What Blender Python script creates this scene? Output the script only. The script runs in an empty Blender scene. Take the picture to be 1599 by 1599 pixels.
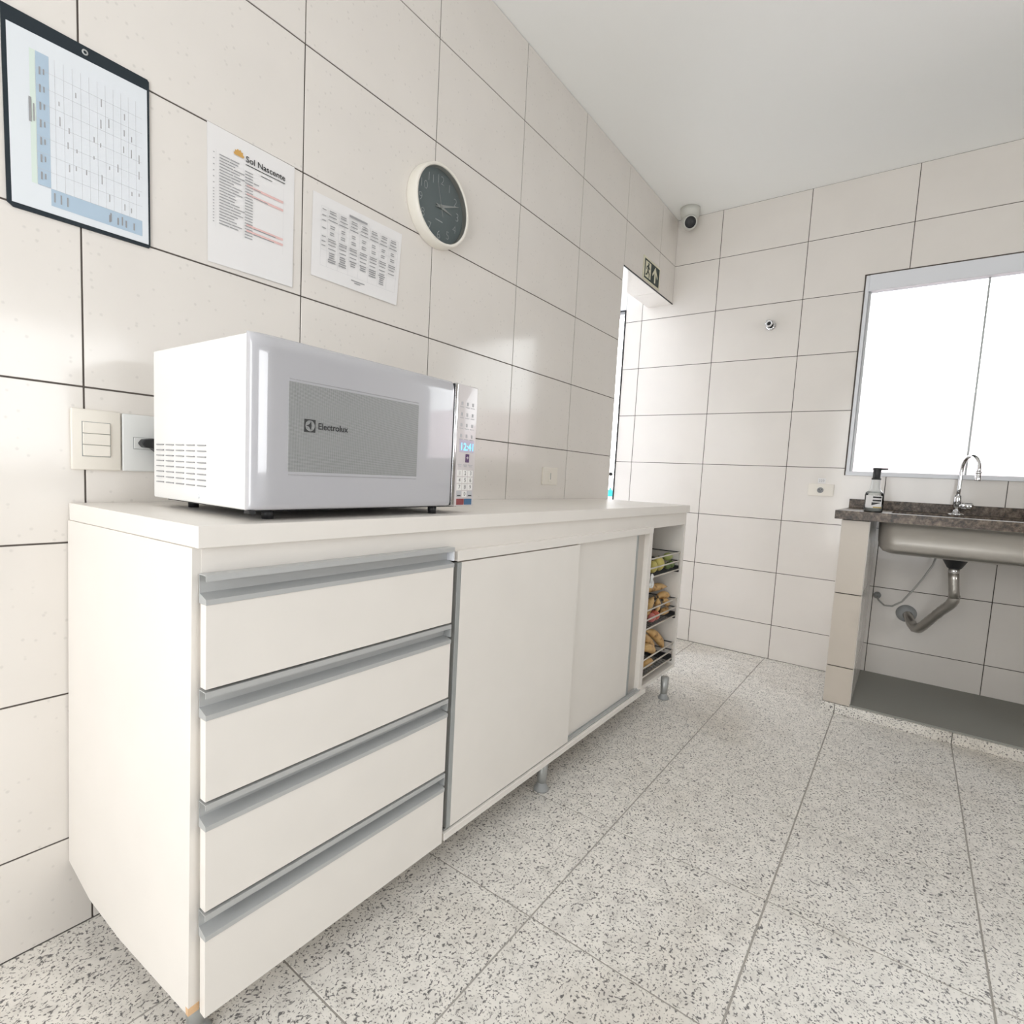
import bpy, bmesh, math, random
from mathutils import Vector, Matrix
K = 0.92            # plan units -> metres
L = 3.336           # far wall
CH = 2.858          # ceiling height
YR = -3.95          # right wall
XB = -1.65           # wall behind the camera
C = bpy.context.scene.collection
rnd = random.Random(7)

# ------------------------------------------------------------------ camera
cd = bpy.data.cameras.new('camera'); cam = bpy.data.objects.new('camera', cd); C.objects.link(cam)
cd.sensor_width = 36; cd.sensor_fit = 'HORIZONTAL'; cd.lens = 847.9084*36/1599
cd.shift_x = (799.5-788.62)/1599; cd.shift_y = (816.78-799.5)/1599
cd.clip_start = 0.02
_a, _b, _c = 0.638, -0.0886, 0.0519
F = Vector((0.80011129, 0.59329239, -0.08846501)); R = Vector((0.5985137, -0.79944167, 0.05171429))
U = Vector((0.04004092, 0.09432471, 0.99473593))
M = Matrix(((R.x, U.x, -F.x, -0.402*K), (R.y, U.y, -F.y, -1.4375*K), (R.z, U.z, -F.z, 1.0801*K), (0, 0, 0, 1)))
cam.matrix_world = M
bpy.context.scene.camera = cam
# ------------------------------------------------------------------ exposure, sky, daylight
sc = bpy.context.scene
sc.view_settings.view_transform = 'Standard'; sc.view_settings.look = 'None'
sc.view_settings.gamma = 1.0; sc.view_settings.use_curve_mapping = False
sc.view_settings.exposure = 0.0
sc.cycles.use_denoising = True
sc.cycles.max_bounces = 12; sc.cycles.diffuse_bounces = 8
sc.cycles.caustics_reflective = False; sc.cycles.caustics_refractive = False
sc.cycles.sample_clamp_indirect = 8.0
SKY = 5.6
wd = bpy.data.worlds.new('sky'); sc.world = wd; wd.use_nodes = True
bg = wd.node_tree.nodes['Background']; bg.inputs['Color'].default_value = (0.97, 0.985, 1.0, 1); bg.inputs['Strength'].default_value = SKY

def portal(name, x, y, z, w, h, rot):
    l = bpy.data.lights.new(name, 'AREA'); l.shape = 'RECTANGLE'; l.size = w*K; l.size_y = h*K
    l.cycles.is_portal = True
    o = bpy.data.objects.new(name, l); C.objects.link(o); o.location = (x*K, y*K, z*K); o.rotation_euler = rot
    return o
H = math.pi/2
BW = (-.55, -1.95, .3, 2.25)      # back opening (window) Y0,Y1,Z0,Z1
portal('daylight_window', L+0.12, -2.13, 1.745, 2.0, 1.1, (H, 0, H))           # emits towards -X
portal('daylight_back_door', XB-0.12, (BW[0]+BW[1])/2, 1.275, 1.4, 1.95, (H, 0, -H))
portal('daylight_added_side_opening', .8, YR-0.1, 1.525, 1.4, 1.05, (H, 0, 0))          # unseen opening added to light the left wall; emits towards +Y # emits towards +X
portal('daylight_doorway', 2.94, 0.17, 1.155, 0.79, 2.31, (-H, 0, 0))          # emits towards -Y


# ------------------------------------------------------------------ materials
def new_mat(name):
    m = bpy.data.materials.new(name); m.use_nodes = True
    return m, m.node_tree.nodes, m.node_tree.links, m.node_tree.nodes['Principled BSDF']
def mat(name, col, rough=0.5, metal=0.0, coat=0.0, spec=0.5, emit=None, es=1.0, bump=0.0, bscale=60, var=0.0):
    m, N, Lk, b = new_mat(name)
    b.inputs['Base Color'].default_value = (*col, 1); b.inputs['Roughness'].default_value = rough
    b.inputs['Metallic'].default_value = metal; b.inputs['Coat Weight'].default_value = coat
    b.inputs['Coat Roughness'].default_value = 0.04; b.inputs['Specular IOR Level'].default_value = spec
    if emit: b.inputs['Emission Color'].default_value = (*emit, 1); b.inputs['Emission Strength'].default_value = es
    g = N.new('ShaderNodeNewGeometry')
    if var:
        n = N.new('ShaderNodeTexNoise'); n.inputs['Scale'].default_value = 9; Lk.new(g.outputs['Position'], n.inputs['Vector'])
        r = N.new('ShaderNodeValToRGB'); r.color_ramp.elements[0].position = .3; r.color_ramp.elements[1].position = .7
        r.color_ramp.elements[0].color = (*[c*(1-var) for c in col], 1); r.color_ramp.elements[1].color = (*[min(1, c*(1+var)) for c in col], 1)
        Lk.new(n.outputs['Fac'], r.inputs['Fac']); Lk.new(r.outputs['Color'], b.inputs['Base Color'])
    if bump:
        n = N.new('ShaderNodeTexNoise'); n.inputs['Scale'].default_value = bscale; Lk.new(g.outputs['Position'], n.inputs['Vector'])
        u = N.new('ShaderNodeBump'); u.inputs['Strength'].default_value = bump; u.inputs['Distance'].default_value = .002
        Lk.new(n.outputs['Fac'], u.inputs['Height']); Lk.new(u.outputs['Normal'], b.inputs['Normal'])
    return m
def ramp(N, stops):
    r = N.new('ShaderNodeValToRGB'); e = r.color_ramp.elements
    while len(e) < len(stops): e.new(.5)
    for i, (p, c) in enumerate(stops): e[i].position = p; e[i].color = (*c, 1)
    return r
def wall_tile_mat(name, col, speck, vein=False):
    m, N, Lk, b = new_mat(name)
    g = N.new('ShaderNodeNewGeometry')
    v = N.new('ShaderNodeTexVoronoi'); v.inputs['Scale'].default_value = 62; Lk.new(g.outputs['Position'], v.inputs['Vector'])
    r = ramp(N, [(0.0, (1, 1, 1)), (0.10, (1, 1, 1)), (0.24, (0, 0, 0))]); Lk.new(v.outputs['Distance'], r.inputs['Fac'])
    sep = N.new('ShaderNodeSeparateColor'); Lk.new(v.outputs['Color'], sep.inputs['Color'])
    thr = N.new('ShaderNodeMath'); thr.operation = 'GREATER_THAN'; thr.inputs[1].default_value = .62; Lk.new(sep.outputs[0], thr.inputs[0])
    mu = N.new('ShaderNodeMath'); mu.operation = 'MULTIPLY'; Lk.new(r.outputs['Color'], mu.inputs[0]); Lk.new(thr.outputs[0], mu.inputs[1])
    n = N.new('ShaderNodeTexNoise'); n.inputs['Scale'].default_value = 5 if not vein else 3.5; n.inputs['Detail'].default_value = 6; Lk.new(g.outputs['Position'], n.inputs['Vector'])
    if vein:
        cr = ramp(N, [(0.30, tuple(c*.72 for c in col)), (.36, col), (.62, tuple(min(1, c*1.03) for c in col)), (.75, tuple(c*.9 for c in col))])
    else:
        cr = ramp(N, [(0.35, tuple(c*.97 for c in col)), (.65, col)])
    Lk.new(n.outputs['Fac'], cr.inputs['Fac'])
    mx = N.new('ShaderNodeMix'); mx.data_type = 'RGBA'; mx.inputs[7].default_value = (*[c*speck for c in col], 1)
    Lk.new(mu.outputs[0], mx.inputs[0]); Lk.new(cr.outputs['Color'], mx.inputs[6]); Lk.new(mx.outputs[2], b.inputs['Base Color'])
    b.inputs['Roughness'].default_value = .12 if not vein else .3
    n2 = N.new('ShaderNodeTexNoise'); n2.inputs['Scale'].default_value = 14; n2.inputs['Detail'].default_value = 2; Lk.new(g.outputs['Position'], n2.inputs['Vector'])
    bp = N.new('ShaderNodeBump'); bp.inputs['Strength'].default_value = .12; bp.inputs['Distance'].default_value = .003
    Lk.new(n2.outputs['Fac'], bp.inputs['Height']); Lk.new(bp.outputs['Normal'], b.inputs['Normal'])
    return m
def floor_mat():
    m, N, Lk, b = new_mat('speckled_floor_tile')
    g = N.new('ShaderNodeNewGeometry')
    w = N.new('ShaderNodeTexNoise'); w.inputs['Scale'].default_value = 20; Lk.new(g.outputs['Position'], w.inputs['Vector'])
    wm = N.new('ShaderNodeVectorMath'); wm.operation = 'SCALE'; wm.inputs['Scale'].default_value = .03; Lk.new(w.outputs['Color'], wm.inputs[0])
    ad = N.new('ShaderNodeVectorMath'); ad.operation = 'ADD'; Lk.new(g.outputs['Position'], ad.inputs[0]); Lk.new(wm.outputs[0], ad.inputs[1])
    n1 = N.new('ShaderNodeTexNoise'); n1.inputs['Scale'].default_value = 165; n1.inputs['Detail'].default_value = 2.0; n1.inputs['Roughness'].default_value = .55; Lk.new(ad.outputs[0], n1.inputs['Vector'])
    r1 = ramp(N, [(0.0, (.13, .13, .14)), (0.35, (.20, .20, .21)), (0.395, (.50, .49, .49)), (.445, (1, 1, 1))]); Lk.new(n1.outputs['Fac'], r1.inputs['Fac'])
    v = N.new('ShaderNodeTexVoronoi'); v.inputs['Scale'].default_value = 210; v.inputs['Randomness'].default_value = 1; Lk.new(ad.outputs[0], v.inputs['Vector'])
    r2 = ramp(N, [(0.0, (.42, .41, .41)), (.18, (.60, .59, .58)), (.32, (1, 1, 1))]); Lk.new(v.outputs['Distance'], r2.inputs['Fac'])
    sep = N.new('ShaderNodeSeparateColor'); Lk.new(v.outputs['Color'], sep.inputs['Color'])
    thr = N.new('ShaderNodeMath'); thr.operation = 'GREATER_THAN'; thr.inputs[1].default_value = .60; Lk.new(sep.outputs[0], thr.inputs[0])
    m1 = N.new('ShaderNodeMix'); m1.data_type = 'RGBA'; m1.inputs[6].default_value = (1, 1, 1, 1); Lk.new(thr.outputs[0], m1.inputs[0]); Lk.new(r2.outputs['Color'], m1.inputs[7])
    n2 = N.new('ShaderNodeTexNoise'); n2.inputs['Scale'].default_value = 26; n2.inputs['Detail'].default_value = 5; Lk.new(g.outputs['Position'], n2.inputs['Vector'])
    r3 = ramp(N, [(.30, (.68, .655, .615)), (.5, (.79, .765, .72)), (.72, (.86, .83, .78))]); Lk.new(n2.outputs['Fac'], r3.inputs['Fac'])
    n3 = N.new('ShaderNodeTexNoise'); n3.inputs['Scale'].default_value = 1.6; n3.inputs['Detail'].default_value = 3; Lk.new(g.outputs['Position'], n3.inputs['Vector'])
    r4 = ramp(N, [(.34, (.84, .82, .79)), (.5, (1, 1, 1))]); Lk.new(n3.outputs['Fac'], r4.inputs['Fac'])
    def mul(a, c):
        x = N.new('ShaderNodeMix'); x.data_type = 'RGBA'; x.blend_type = 'MULTIPLY'; x.inputs[0].default_value = 1
        Lk.new(a, x.inputs[6]); Lk.new(c, x.inputs[7]); return x.outputs[2]
    o = mul(mul(mul(r1.outputs['Color'], m1.outputs[2]), r3.outputs['Color']), r4.outputs['Color'])
    Lk.new(o, b.inputs['Base Color']); b.inputs['Roughness'].default_value = .42
    bp = N.new('ShaderNodeBump'); bp.inputs['Strength'].default_value = .15; bp.inputs['Distance'].default_value = .001
    Lk.new(n2.outputs['Fac'], bp.inputs['Height']); Lk.new(bp.outputs['Normal'], b.inputs['Normal'])
    return m
def granite_mat():
    m, N, Lk, b = new_mat('brown_granite')
    g = N.new('ShaderNodeNewGeometry')
    n = N.new('ShaderNodeTexNoise'); n.inputs['Scale'].default_value = 55; n.inputs['Detail'].default_value = 6; n.inputs['Roughness'].default_value = .7; Lk.new(g.outputs['Position'], n.inputs['Vector'])
    r = ramp(N, [(.34, (.03, .025, .02)), (.46, (.075, .055, .042)), (.56, (.15, .115, .085)), (.68, (.24, .19, .145))]); Lk.new(n.outputs['Fac'], r.inputs['Fac'])
    Lk.new(r.outputs['Color'], b.inputs['Base Color']); b.inputs['Roughness'].default_value = .30; b.inputs['Specular IOR Level'].default_value = .3
    return m
def mesh_window_mat():
    m, N, Lk, b = new_mat('perforated_window')
    tc = N.new('ShaderNodeNewGeometry')
    v = N.new('ShaderNodeTexVoronoi'); v.inputs['Scale'].default_value = 480; v.inputs['Randomness'].default_value = 0; sp = N.new('ShaderNodeSeparateXYZ'); cb_ = N.new('ShaderNodeCombineXYZ'); Lk.new(tc.outputs['Position'], sp.inputs[0]); Lk.new(sp.outputs[0], cb_.inputs[0]); Lk.new(sp.outputs[2], cb_.inputs[1])
    v.voronoi_dimensions = '2D'; Lk.new(cb_.outputs[0], v.inputs['Vector'])
    r = ramp(N, [(.30, (.15, .155, .155)), (.42, (.38, .39, .39))]); Lk.new(v.outputs['Distance'], r.inputs['Fac'])
    Lk.new(r.outputs['Color'], b.inputs['Base Color']); b.inputs['Roughness'].default_value = .35
    b.inputs['Coat Weight'].default_value = .6; b.inputs['Coat Roughness'].default_value = .03
    return m
def glass_mat(name, tint, refl=.06):
    m, N, Lk, b = new_mat(name)
    N.remove(b); out = N['Material Output']
    t = N.new('ShaderNodeBsdfTransparent'); t.inputs[0].default_value = (*tint, 1)
    gl = N.new('ShaderNodeBsdfGlossy'); gl.inputs['Roughness'].default_value = .02
    fr = N.new('ShaderNodeFresnel'); fr.inputs[0].default_value = 1.45
    mx = N.new('ShaderNodeMixShader'); Lk.new(fr.outputs[0], mx.inputs[0]); Lk.new(t.outputs[0], mx.inputs[1]); Lk.new(gl.outputs[0], mx.inputs[2])
    Lk.new(mx.outputs[0], out.inputs['Surface'])
    return m
def banana_mat():
    m, N, Lk, b = new_mat('banana_skin')
    g = N.new('ShaderNodeNewGeometry')
    n = N.new('ShaderNodeTexNoise'); n.inputs['Scale'].default_value = 38; n.inputs['Detail'].default_value = 4; Lk.new(g.outputs['Position'], n.inputs['Vector'])
    r = ramp(N, [(.34, (.30, .16, .06)), (.44, (.62, .38, .15)), (.7, (.74, .50, .22))]); Lk.new(n.outputs['Fac'], r.inputs['Fac'])
    Lk.new(r.outputs['Color'], b.inputs['Base Color']); b.inputs['Roughness'].default_value = .45
    return m
TILE = wall_tile_mat('glazed_wall_tile', (.775, .74, .70), .87)
PIER = wall_tile_mat('veined_pier_tile', (.56, .505, .44), .9, True)
GROUT = mat('dark_grout', (.10, .085, .075), .9, bump=.3)
GROUT_F = mat('floor_grout', (.40, .38, .35), .9, bump=.3)
FLOOR = floor_mat(); GRANITE = granite_mat(); WIN = mesh_window_mat()
PLASTER = mat('ceiling_paint', (.90, .91, .90), .9, bump=.15, bscale=25)
PAINT = mat('wall_paint', (.78, .77, .74), .8, bump=.15, bscale=25)
PAINTD = mat('wall_paint_beige', (.36, .34, .31), .8, bump=.15, bscale=25)
MDF = mat('white_laminate', (.80, .765, .72), .38, var=.012)
MDF_SHADE = mat('laminate_inside_shaded', (.60, .56, .51), .5, var=.02)  # white laminate darkened: shade inside the cabinet is put into its colour
CHIP = mat('bare_chipboard', (.72, .48, .28), .8, bump=.5, bscale=300)
ALU = mat('brushed_aluminium', (.52, .53, .53), .42, metal=.35)
ALUD = mat('dark_aluminium', (.40, .42, .42), .4, metal=.4)  # darker aluminium for glazing bars and door edge profiles
WALU = mat('white_aluminium', (.74, .76, .80), .3)
CHROME = mat('chrome', (.78, .78, .79), .12, metal=1)
STEEL = mat('stainless_steel', (.56, .54, .51), .28, metal=.9, var=.04)
GPLA = mat('grey_plastic', (.33, .34, .34), .5)
LEGM = mat('leg_grey_metal', (.40, .41, .40), .4, metal=.5)
BLACK = mat('black_plastic', (.018, .019, .021), .42)
BLACKM = mat('black_metal', (.03, .032, .034), .5, metal=.3)
WIRE = mat('chromed_wire', (.66, .62, .56), .35, metal=.5)
OVENW = mat('oven_white_enamel', (.84, .84, .83), .25, coat=.3)
DOORW = mat('door_gloss_plastic', (.48, .48, .51), .22, coat=1.0)
DOORW.node_tree.nodes['Principled BSDF'].inputs['Coat IOR'].default_value = 1.7
KEYP = mat('control_panel_plastic', (.66, .62, .62), .3, coat=.6)
KEYW = mat('key_white', (.82, .81, .79), .4)
INK = mat('black_ink', (.03, .03, .032), .5)
INKG = mat('grey_ink', (.33, .33, .34), .7)
INKL = mat('light_grey_ink', (.50, .50, .52), .7)
RED = mat('dark_red_key', (.25, .05, .055), .4)
BLUE = mat('blue_key', (.05, .14, .26), .4)
PURP = mat('purple_key', (.09, .035, .12), .4)
LEDB = mat('blue_display', (.05, .2, .3), .4, emit=(.25, .72, 1.0), es=1.3)
LEDBG = mat('display_window', (.55, .50, .62), .3)
CREAM = mat('cream_plastic', (.80, .76, .69), .4)
WPLATE = mat('white_plate_plastic', (.74, .75, .74), .4)
PAPER = mat('paper', (.80, .79, .79), .75)
PAPERB = mat('glossy_sleeve_paper', (.74, .78, .82), .4, coat=.5)
PBLUE = mat('table_blue', (.42, .54, .66), .5, coat=.4)
PINK = mat('highlight_pink', (.78, .52, .50), .7)
GREENP = mat('pale_green_strip', (.66, .76, .70), .5)
SUNO = mat('logo_orange', (.62, .36, .10), .6)
NAVY = mat('clipboard_navy', (.028, .037, .045), .6, spec=.15)
CLKW = mat('clock_rim_white', (.82, .79, .72), .4)
CLKF = mat('clock_face_slate', (.27, .335, .345), .6, spec=.3)
CLKN = mat('clock_numeral_grey', (.68, .74, .74), .5)
CLKH = mat('clock_hand_silver', (.62, .66, .64), .35)
SIGNB = mat('sign_dark_green', (.012, .03, .026), .5)
SIGNL = mat('sign_cream', (.72, .70, .54), .5)
CAMW = mat('camera_shell', (.62, .62, .58), .45)
GLASS = glass_mat('window_glass', (.97, .98, .98)); CGLASS = glass_mat('clock_glass', (1, 1, 1)); PET = glass_mat('clear_plastic', (.86, .88, .87))
LIQ = mat('bottle_body', (.62, .63, .62), .15, coat=.8)
PEACH = mat('neighbour_wall', (.86, .72, .74), .9)
WHITEW = mat('courtyard_paint', (.85, .86, .88), .8)
CONC = mat('yard_concrete', (.74, .76, .78), .9, bump=.4)
TEAL = mat('teal_plastic', (.02, .50, .58), .4)
BAN = banana_mat(); STEM = mat('dark_stem', (.06, .045, .03), .8)
LEM = mat('yellow_fruit_skin', (.62, .54, .16), .35, var=.15, bump=.3, bscale=250)
LIME = mat('green_fruit_skin', (.33, .38, .11), .35, var=.2, bump=.3, bscale=250)
DLIME = mat('dark_green_fruit', (.14, .20, .07), .35, var=.2, bump=.3, bscale=250)
TOMA = mat('red_fruit_skin', (.60, .14, .09), .3, var=.15)
TOMB = mat('pink_fruit_skin', (.62, .20, .19), .35, var=.15)
SBASE = mat('cement_shelf', (.28, .28, .255), .75, bump=.3)
HOSE = mat('grey_hose', (.42, .42, .40), .4)

# ------------------------------------------------------------------ mesh builder (plan units)
class MB:
    def __init__(s): s.v = []; s.f = []; s.sm = []; s.mi = []; s.m = 0; s.smooth = False
    def add(s, vs, fs):
        o = len(s.v); s.v += [tuple(v) for v in vs]
        for f in fs: s.f.append([o+i for i in f]); s.sm.append(s.smooth); s.mi.append(s.m)
        return s
    def hexa(s, p):   # 4 bottom (ccw) then 4 top
        return s.add(p, [(3, 2, 1, 0), (4, 5, 6, 7), (0, 1, 5, 4), (1, 2, 6, 5), (2, 3, 7, 6), (3, 0, 4, 7)])
    def box(s, x0, x1, y0, y1, z0, z1):
        if x0 > x1: x0, x1 = x1, x0
        if y0 > y1: y0, y1 = y1, y0
        if z0 > z1: z0, z1 = z1, z0
        return s.hexa([(x0, y0, z0), (x1, y0, z0), (x1, y1, z0), (x0, y1, z0), (x0, y0, z1), (x1, y0, z1), (x1, y1, z1), (x0, y1, z1)])
    def obox(s, o, ax, ay, az, a, b, c):   # origin, axes, ranges
        P = lambda i, j, k: Vector(o)+Vector(ax)*i+Vector(ay)*j+Vector(az)*k
        return s.hexa([P(a[0], b[0], c[0]), P(a[1], b[0], c[0]), P(a[1], b[1], c[0]), P(a[0], b[1], c[0]), P(a[0], b[0], c[1]), P(a[1], b[0], c[1]), P(a[1], b[1], c[1]), P(a[0], b[1], c[1])])
    def prism(s, poly, d):   # poly: list of 3-vectors, extruded by d
        n = len(poly); d = Vector(d); p = [Vector(q) for q in poly]
        return s.add(p+[q+d for q in p], [tuple(range(n-1, -1, -1)), tuple(range(n, 2*n))]+[(i, (i+1) % n, n+(i+1) % n, n+i) for i in range(n)])
    def tube(s, path, r, n=10, cap=True):
        P = [Vector(p) for p in path]; k = len(P); rs = r if isinstance(r, (list, tuple)) else [r]*k
        t0 = (P[1]-P[0]).normalized(); up = Vector((0, 0, 1)) if abs(t0.z) < .9 else Vector((1, 0, 0))
        a = t0.cross(up).normalized(); vs = []
        for i in range(k):
            t = ((P[min(i+1, k-1)]-P[max(i-1, 0)])).normalized(); a = (a-t*a.dot(t)).normalized(); b = t.cross(a)
            for j in range(n):
                g = 2*math.pi*j/n; vs.append(P[i]+(a*math.cos(g)+b*math.sin(g))*rs[i])
        fs = [(i*n+j, i*n+(j+1) % n, (i+1)*n+(j+1) % n, (i+1)*n+j) for i in range(k-1) for j in range(n)]
        old = s.smooth; s.smooth = True; s.add(vs, fs); s.smooth = old
        if cap:
            o = len(s.v)-k*n
            for c in ([o+j for j in range(n)][::-1], [o+(k-1)*n+j for j in range(n)]): s.f.append(c); s.sm.append(False); s.mi.append(s.m)
        return s
    def lathe(s, prof, c, ax=(0, 0, 1), n=32):   # prof: (radius, height)
        ax = Vector(ax).normalized(); u = ax.orthogonal().normalized(); w = ax.cross(u); c = Vector(c); k = len(prof)
        vs = [c+ax*h+(u*math.cos(2*math.pi*j/n)+w*math.sin(2*math.pi*j/n))*max(r, 1e-5) for r, h in prof for j in range(n)]
        fs = [(i*n+j, i*n+(j+1) % n, (i+1)*n+(j+1) % n, (i+1)*n+j) for i in range(k-1) for j in range(n)]
        s.smooth = True; s.add(vs, fs); s.smooth = False; return s
    def disc(s, c, r, ax, n=32):
        ax = Vector(ax).normalized(); u = ax.orthogonal().normalized(); w = ax.cross(u); c = Vector(c)
        return s.add([c+(u*math.cos(2*math.pi*j/n)+w*math.sin(2*math.pi*j/n))*r for j in range(n)], [tuple(range(n))])
    def ball(s, c, r, sx=1, sy=1, sz=1, rot=None, n=16, m=10):
        c = Vector(c); vs = []
        for i in range(m+1):
            th = math.pi*i/m
            for j in range(n):
                g = 2*math.pi*j/n; v = Vector((math.sin(th)*math.cos(g)*sx, math.sin(th)*math.sin(g)*sy, math.cos(th)*sz))*r
                if rot: v = rot @ v
                vs.append(c+v)
        s.smooth = True; s.add(vs, [(i*n+j, (i+1)*n+j, (i+1)*n+(j+1) % n, i*n+(j+1) % n) for i in range(m) for j in range(n)]); s.smooth = False
        return s
    def text(s, body, o, ax, ay, size, off=0.0, depth=0.0004, align='LEFT'):
        cu = bpy.data.curves.new('t', 'FONT'); cu.body = body; cu.size = 1; cu.offset = off; cu.align_x = align; cu.resolution_u = 3
        ob = bpy.data.objects.new('t', cu); C.objects.link(ob); dg = bpy.context.evaluated_depsgraph_get(); dg.update()
        me = bpy.data.meshes.new_from_object(ob.evaluated_get(dg)); ax = Vector(ax); ay = Vector(ay); az = ax.cross(ay)
        vs = [Vector(o)+(ax*v.co.x+ay*v.co.y)*size+az*depth for v in me.vertices]
        s.add(vs, [tuple(p.vertices) for p in me.polygons]); bpy.data.objects.remove(ob); bpy.data.curves.remove(cu); bpy.data.meshes.remove(me)
        return s
    def build(s, name, mats, parent=None, origin=None, bevel=0, seg=2, label=None, cat=None, group=None, kind=None):
        if origin is None:
            if parent is not None: origin = Vector(parent['org'])
            else:
                xs = [v[0] for v in s.v]; ys = [v[1] for v in s.v]; zs = [v[2] for v in s.v]
                origin = Vector(((min(xs)+max(xs))/2, (min(ys)+max(ys))/2, min(zs)))
        origin = Vector(origin)
        me = bpy.data.meshes.new(name); me.from_pydata([(Vector(v)-origin)*K for v in s.v], [], s.f)
        me.polygons.foreach_set('use_smooth', s.sm); me.polygons.foreach_set('material_index', s.mi)
        for mm in (mats if isinstance(mats, (list, tuple)) else [mats]): me.materials.append(mm)
        bm = bmesh.new(); bm.from_mesh(me)
        if bevel:
            bm.normal_update(); ed = [e for e in bm.edges if len(e.link_faces) == 2 and e.calc_face_angle(0) > .6]
            bmesh.ops.bevel(bm, geom=ed, offset=bevel*K, segments=seg, profile=.5, affect='EDGES', clamp_overlap=True)
        bmesh.ops.recalc_face_normals(bm, faces=bm.faces[:]) if len(s.f) > 1 and not getattr(s, 'keep', False) else None
        bm.to_mesh(me); bm.free()
        if bevel and seg > 2:
            for p_ in me.polygons: p_.use_smooth = True
            me.set_sharp_from_angle(angle=math.radians(40))
        o = bpy.data.objects.new(name, me); C.objects.link(o)
        o['org'] = list(origin)
        if parent is not None:
            o.parent = parent; o.location = (origin-Vector(parent['org']))*K
        else: o.location = origin*K
        tag(o, label, cat, group, kind)
        return o
def tag(o, label=None, cat=None, group=None, kind=None):
    for k, v in (('label', label), ('category', cat), ('group', group), ('kind', kind)):
        if v: o[k] = v
    return o
def thing(name, org, label=None, cat=None, group=None, kind=None):
    o = bpy.data.objects.new(name, None); C.objects.link(o); o.empty_display_size = .05
    o['org'] = list(org); o.location = Vector(org)*K
    return tag(o, label, cat, group, kind)
X, Y, Z = Vector((1, 0, 0)), Vector((0, 1, 0)), Vector((0, 0, 1))

# ------------------------------------------------------------------ structure
HB, HR, W, YA = 0.2196, 0.3337, 0.51, 0.2946
ZJ = [0]+[HB+HR*i for i in range(8)]+[CH]
GAP = 0.0038
def cells(us, vs, holes, P, n, d):
    """slab made of grid cells (minus holes); P(u,v) -> point on the front face; n outward normal; d depth."""
    m = MB(); keep = {}
    hit = lambda u, v: any(h[0] < u < h[1] and h[2] < v < h[3] for h in holes)
    for i in range(len(us)-1):
        for j in range(len(vs)-1):
            keep[i, j] = not hit((us[i]+us[i+1])/2, (vs[j]+vs[j+1])/2)
    vid = {}
    def vt(i, j, b):
        if (i, j, b) not in vid: vid[i, j, b] = len(m.v); m.v.append(tuple(P(us[i], vs[j])-n*(d if b else 0)))
        return vid[i, j, b]
    def face(f): m.f.append(f); m.sm.append(False); m.mi.append(0)
    for (i, j), k in keep.items():
        if not k: continue
        face([vt(i, j, 0), vt(i+1, j, 0), vt(i+1, j+1, 0), vt(i, j+1, 0)]); face([vt(i, j+1, 1), vt(i+1, j+1, 1), vt(i+1, j, 1), vt(i, j, 1)])
        for (a, b_, di, dj) in (((i, j), (i+1, j), 0, -1), ((i+1, j), (i+1, j+1), 1, 0), ((i+1, j+1), (i, j+1), 0, 1), ((i, j+1), (i, j), -1, 0)):
            if not keep.get((i+di, j+dj), False): face([vt(*a, 0), vt(*a, 1), vt(*b_, 1), vt(*b_, 0)])
    return m
def split(a, b, pts): return sorted({a, b}|{p for p in pts if a+1e-4 < p < b-1e-4})
def tiled_wall(name, us, vs, holes, P, n, thick, parent_org, lab, tile=TILE, grout=GROUT, tname='tile'):
    # slab behind (grout coloured), tiles in front
    hu = [q for h in holes for q in h[:2]]; hv = [q for h in holes for q in h[2:]]
    slab = cells(split(us[0], us[-1], hu), split(vs[0], vs[-1], hv), holes, lambda u, v: P(u, v)-n*.0022, n, thick)
    root = slab.build(name, [grout], origin=parent_org, label=lab, kind='structure')
    cache = {}
    for i in range(len(us)-1):
        for j in range(len(vs)-1):
            u0, u1, v0, v1 = us[i]+GAP/2, us[i+1]-GAP/2, vs[j]+GAP/2, vs[j+1]-GAP/2
            uu, vv = split(u0, u1, hu), split(vs[j]+GAP/2, v1, hv)
            t = cells(uu, vv, holes, P, n, .006)
            if not t.f: continue
            whole = len(uu) == 2 and len(vv) == 2
            key = (round(u1-u0, 4), round(v1-v0, 4)) if whole else None
            if key and key in cache:
                o = cache[key].copy(); C.objects.link(o); org = Vector(P((u0+u1)/2, (v0+v1)/2)); o['org'] = list(org)
                o.location = (org-Vector(root['org']))*K; o.parent = root
            else:
                o = t.build(tname, [tile], root, origin=P((u0+u1)/2, (v0+v1)/2), bevel=.0007 if whole else 0, seg=1)
                if key: cache[key] = o
    return root
# left wall (plane Y=0) with the doorway at its far end
lu = [XB]+[W*k for k in range(-4, 7)]+[L-.001]
tiled_wall('wall_left', lu, ZJ, [(2.545, L+1, -1, 2.31)], lambda u, v: Vector((u, 0, v)), -Y, .17, (1.0, 0, 0), 'left wall of glossy off-white tiles with dark joints, doorway at its far end')
# far wall (plane X=L); u = -Y
WY0, WY1, WZ0, WZ1 = 1.113, 3.153, 1.18, 2.31
fu = [-.34]+[YA+W*k for k in range(-1, 8)]+[-YR]
fu = sorted(set(fu))
tiled_wall('wall_far', fu, ZJ, [(WY0, WY1, WZ0, WZ1)], lambda u, v: Vector((L, -u, v)), -X, .05, (L, -1.8, 0), 'far wall of off-white tiles behind the sink, pierced by the wide window')
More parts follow.
